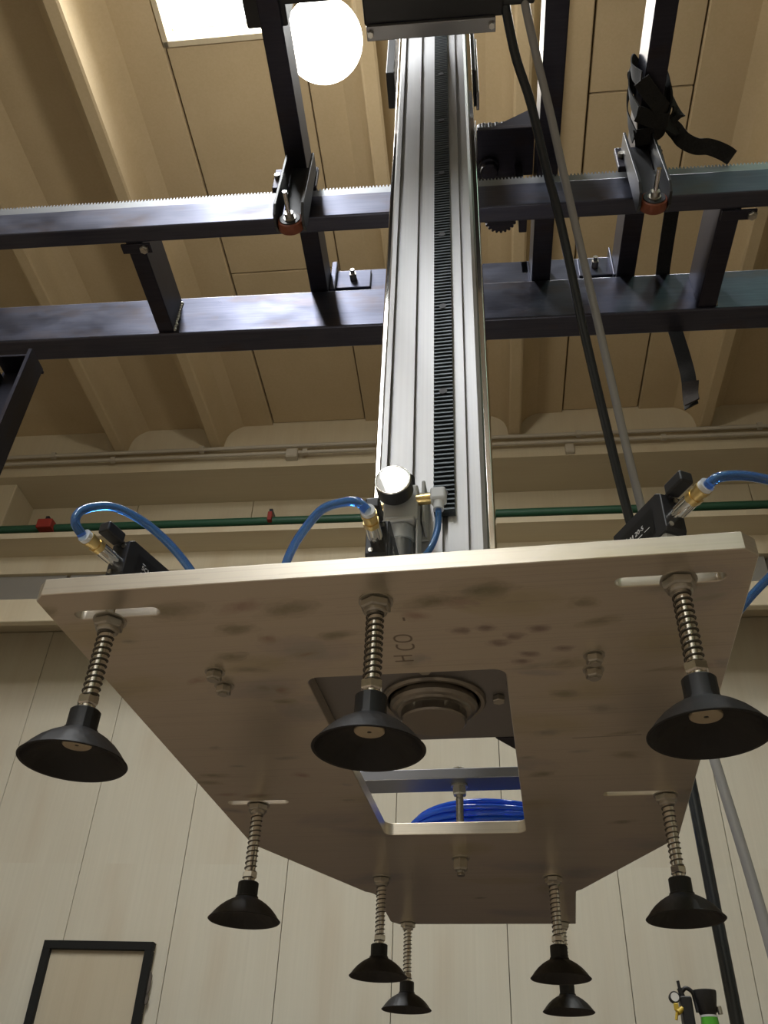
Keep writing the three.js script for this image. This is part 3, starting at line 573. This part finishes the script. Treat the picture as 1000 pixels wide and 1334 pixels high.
// ───────────── air hoses ─────────────
function hose(label, pts, r = 0.0058) {
  const g = tube(pts, r, 110, 14), o = shadows(new THREE.Mesh(g, M.hose)); o.name = numbered('air_hose'); o.position.set(...at(0, 0, 0)); o.rotation.y = PLATE_YAW;
  tag(o, label, 'hose', 'blue air hoses on the plate'); scene.add(o);
}
hose('blue air hose arching from the left vacuum ejector down onto the plate', [[-0.3945, 0.077, 0.332], [-0.400, 0.087, 0.346], [-0.400, 0.103, 0.345], [-0.391, 0.119, 0.335], [-0.372, 0.129, 0.32], [-0.351, 0.132, 0.29], [-0.328, 0.125, 0.25], [-0.312, 0.115, 0.20], [-0.300, 0.10, 0.15], [-0.285, 0.07, 0.08], [-0.27, 0.052, 0.0]]);
hose('blue air hose arching leftwards from the ejector in front of the column', [[-0.036, 0.077, 0.338], [-0.047, 0.087, 0.343], [-0.067, 0.095, 0.335], [-0.099, 0.107, 0.31], [-0.125, 0.107, 0.28], [-0.148, 0.103, 0.25], [-0.171, 0.097, 0.21], [-0.19, 0.085, 0.16], [-0.205, 0.065, 0.10], [-0.21, 0.053, 0.03]]);
hose('blue air hose looping out past the right edge of the plate from the right ejector', [[0.341, 0.077, 0.334], [0.351, 0.078, 0.347], [0.372, 0.086, 0.34], [0.401, 0.097, 0.32], [0.437, 0.115, 0.28], [0.472, 0.127, 0.22], [0.482, 0.124, 0.16], [0.465, 0.118, 0.10], [0.442, 0.113, 0.05], [0.415, 0.10, 0.0], [0.36, 0.07, -0.06], [0.30, 0.035, -0.10]]);
hose('thin blue air hose dropping from the filter regulator elbow to the plate', [[0.0215, 0.250, 0.125], [0.0215, 0.235, 0.125], [0.020, 0.204, 0.125], [0.010, 0.167, 0.13], [-0.010, 0.132, 0.14], [-0.04, 0.09, 0.15], [-0.06, 0.06, 0.15], [-0.062, 0.054, 0.12]], 0.0048);

// ───────────── filter regulator ─────────────
{
  const t = thing('filter_regulator', 'small filter regulator with a round white gauge fixed to the front of the column', 'regulator', at(0, 0, 0), PLATE_YAW);
  const x = -0.035, z = 0.10;
  part(t, 'body', [box(x - 0.026, x + 0.026, 0.228, 0.292, z - 0.024, z + 0.026, 0.004), box(x - 0.022, x + 0.022, 0.222, 0.23, z - 0.02, z + 0.03, 0.003)], M.greyPlastic);
  part(t, 'knob', cylAt(x, 0.292, 0.325, z, 0.019, 20, 0.017), M.black);
  const bowl = part(t, 'bowl', lathe([[0, 0.118], [0.012, 0.119], [0.0195, 0.128], [0.021, 0.14], [0.0215, 0.222]], 36).translate(x, 0, z + 0.006), M.bowl, 'clear bowl');
  part(bowl, 'element', cylAt(x, 0.15, 0.198, z + 0.006, 0.012, 20), M.black); part(bowl, 'baffle', cylAt(x, 0.199, 0.222, z + 0.006, 0.0165, 24), M.whitePlastic);
  part(t, 'bowl_guard', [box(x + 0.023, x + 0.026, 0.13, 0.23, z - 0.02, z + 0.02, 0.001), box(x - 0.026, x - 0.023, 0.13, 0.23, z - 0.02, z + 0.005, 0.001)], M.greyPlastic);
  const A = (z0, z1, r, s = 36, r2 = r) => between(V(x - 0.006, 0.272, z0), V(x - 0.006, 0.272, z1), r, s, r2);
  const gauge = part(t, 'gauge', [A(z + 0.026, z + 0.036, 0.007), A(z + 0.036, z + 0.062, 0.0268)], M.black, 'black gauge housing');
  part(gauge, 'dial', new THREE.CircleGeometry(0.0245, 40).translate(x - 0.006, 0.272, z + 0.0622), M.dial, 'white dial');
  part(gauge, 'lens', lathe([[0, 0], [0.0248, 0], [0.0248, 0.0012], [0.022, 0.002], [0, 0.0024]], 40).rotateX(Math.PI / 2).translate(x - 0.006, 0.272, z + 0.0632), M.glass);
  part(gauge, 'bezel', new THREE.TorusGeometry(0.0255, 0.0016, 10, 48).translate(x - 0.006, 0.272, z + 0.0622), M.chrome);
  part(t, 'bracket', box(x - 0.02, x + 0.034, 0.235, 0.33, 0.055, 0.06, 0.002), M.greyPlastic);
  part(t, 'bracket', box(x + 0.028, x + 0.033, 0.24, 0.32, 0.058, z, 0.002), M.greyPlastic);
  part(t, 'bracket', box(x - 0.018, x + 0.024, 0.24, 0.28, 0.051, z - 0.02, 0.002), M.greyPlastic);
  const e = part(t, 'elbow', [box(0.010, 0.033, 0.254, 0.276, z + 0.014, z + 0.036, 0.004), cylAt(0.0215, 0.240, 0.256, z + 0.025, 0.008, 20)], M.whitePlastic, 'pale plastic elbow');
  part(e, 'brass_nipple', between(V(x + 0.024, 0.265, z + 0.02), V(0.012, 0.265, z + 0.022), 0.0085, 6), M.brass);
  part(t, 'left_port', [between(V(x - 0.026, 0.262, z + 0.01), V(x - 0.038, 0.262, z + 0.01), 0.009, 6)], M.brass);
}

// ───────────── hanging cables ─────────────
{
  const c = shadows(new THREE.Mesh(tube([[0.118, 3.99, -0.90], [0.126, 3.935, -0.925], [0.133, 3.895, -0.957], [0.155, 3.855, -1.042], [0.189, 3.800, -1.124], [0.227, 3.700, -1.246], [0.263, 3.595, -1.347], [0.311, 3.355, -1.503], [0.369, 3.051, -1.663], [0.405, 2.84, -1.745], [0.4255, 2.508, -1.752], [0.432, 2.2245, -1.75], [0.4335, 2.04, -1.75], [0.4355, 1.85, -1.75], [0.437, 1.2, -1.75], [0.44, 0.4, -1.75], [0.47, 0.02, -1.72]], 0.0118, 160, 14), M.blackCable));
  c.name = 'cable'; tag(c, 'thick black cable hanging from the carriage past the right side of the plate', 'cable'); scene.add(c); used.cable = 0;
  const d = shadows(new THREE.Mesh(tube([[0.165, 3.98, -0.88], [0.172, 3.93, -0.915], [0.179, 3.895, -0.947], [0.209, 3.850, -1.053], [0.241, 3.775, -1.154], [0.274, 3.675, -1.266], [0.320, 3.520, -1.414], [0.364, 3.280, -1.542], [0.3987, 3.085, -1.645], [0.430, 2.92, -1.725], [0.462, 2.583, -1.752], [0.489, 2.294, -1.75], [0.505, 2.137, -1.75], [0.517, 1.99, -1.75], [0.54, 1.5, -1.75], [0.55, 0.6, -1.75], [0.56, 0.02, -1.72]], 0.0105, 160, 14), M.greyCable));
  d.name = numbered('cable'); tag(d, 'grey cable hanging beside the black one on the right', 'cable'); scene.add(d);
}
// air service unit at the lower right
{
  const t = thing('air_service_unit', 'small air service unit with gauge, black bowl and green bowl at lower right', 'air unit', [0.62, 0, -3.0]);
  part(t, 'post', [cylAt(0.0, 0, 2.02, 0, 0.012, 12), box(-0.06, 0.06, 0, 0.01, -0.06, 0.06, 0.003)], M.blackPaint);
  part(t, 'body', [box(-0.028, 0.006, 2.0, 2.10, -0.02, 0.02, 0.006), between(V(-0.015, 2.09, 0), V(-0.022, 2.122, 0), 0.008, 12), between(V(-0.022, 2.12, 0), V(-0.024, 2.142, 0), 0.0045, 10), tube([[-0.02, 2.11, 0], [-0.005, 2.122, 0.005], [0.012, 2.112, 0.005], [0.018, 2.09, 0.0], [0.02, 2.06, 0.004]], 0.006, 24, 8)], M.black);
  const g = part(t, 'gauge', [between(V(-0.022, 2.094, 0.0), V(-0.042, 2.096, 0.006), 0.005, 10), between(V(-0.043, 2.096, 0.0), V(-0.043, 2.096, 0.018), 0.0155, 24)], M.black);
  part(g, 'dial', new THREE.CircleGeometry(0.012, 24).translate(-0.043, 2.096, 0.0184), M.dial);
  part(t, 'tap', [between(V(-0.02, 2.07, 0.01), V(-0.042, 2.055, 0.02), 0.008, 8), box(-0.05, -0.036, 2.06, 2.08, 0.014, 0.022, 0.003), between(V(-0.044, 2.055, 0.02), V(-0.049, 2.036, 0.02), 0.004, 8)], M.yellow, 'yellow tap');
  part(t, 'dark_bowl', lathe([[0, 2.052], [0.022, 2.052], [0.026, 2.06], [0.034, 2.11], [0.034, 2.117], [0, 2.117]], 28).translate(0.048, 0, 0), M.black);
  part(t, 'green_bowl', lathe([[0, 1.98], [0.026, 1.98], [0.028, 2.0], [0.024, 2.048], [0, 2.048]], 28).translate(0.05, 0, 0), M.greenBowl, 'green bowl');
  part(t, 'white_band', cylAt(0.05, 2.047, 2.0525, 0, 0.0245, 28), M.whitePlastic);
  part(t, 'valve', [between(V(0.07, 2.07, 0.0), V(0.084, 2.062, 0.01), 0.006, 10), between(V(0.08, 2.075, 0.01), V(0.082, 2.055, 0.01), 0.007, 10)], M.zinc);
}

renderer.render(scene, camera);
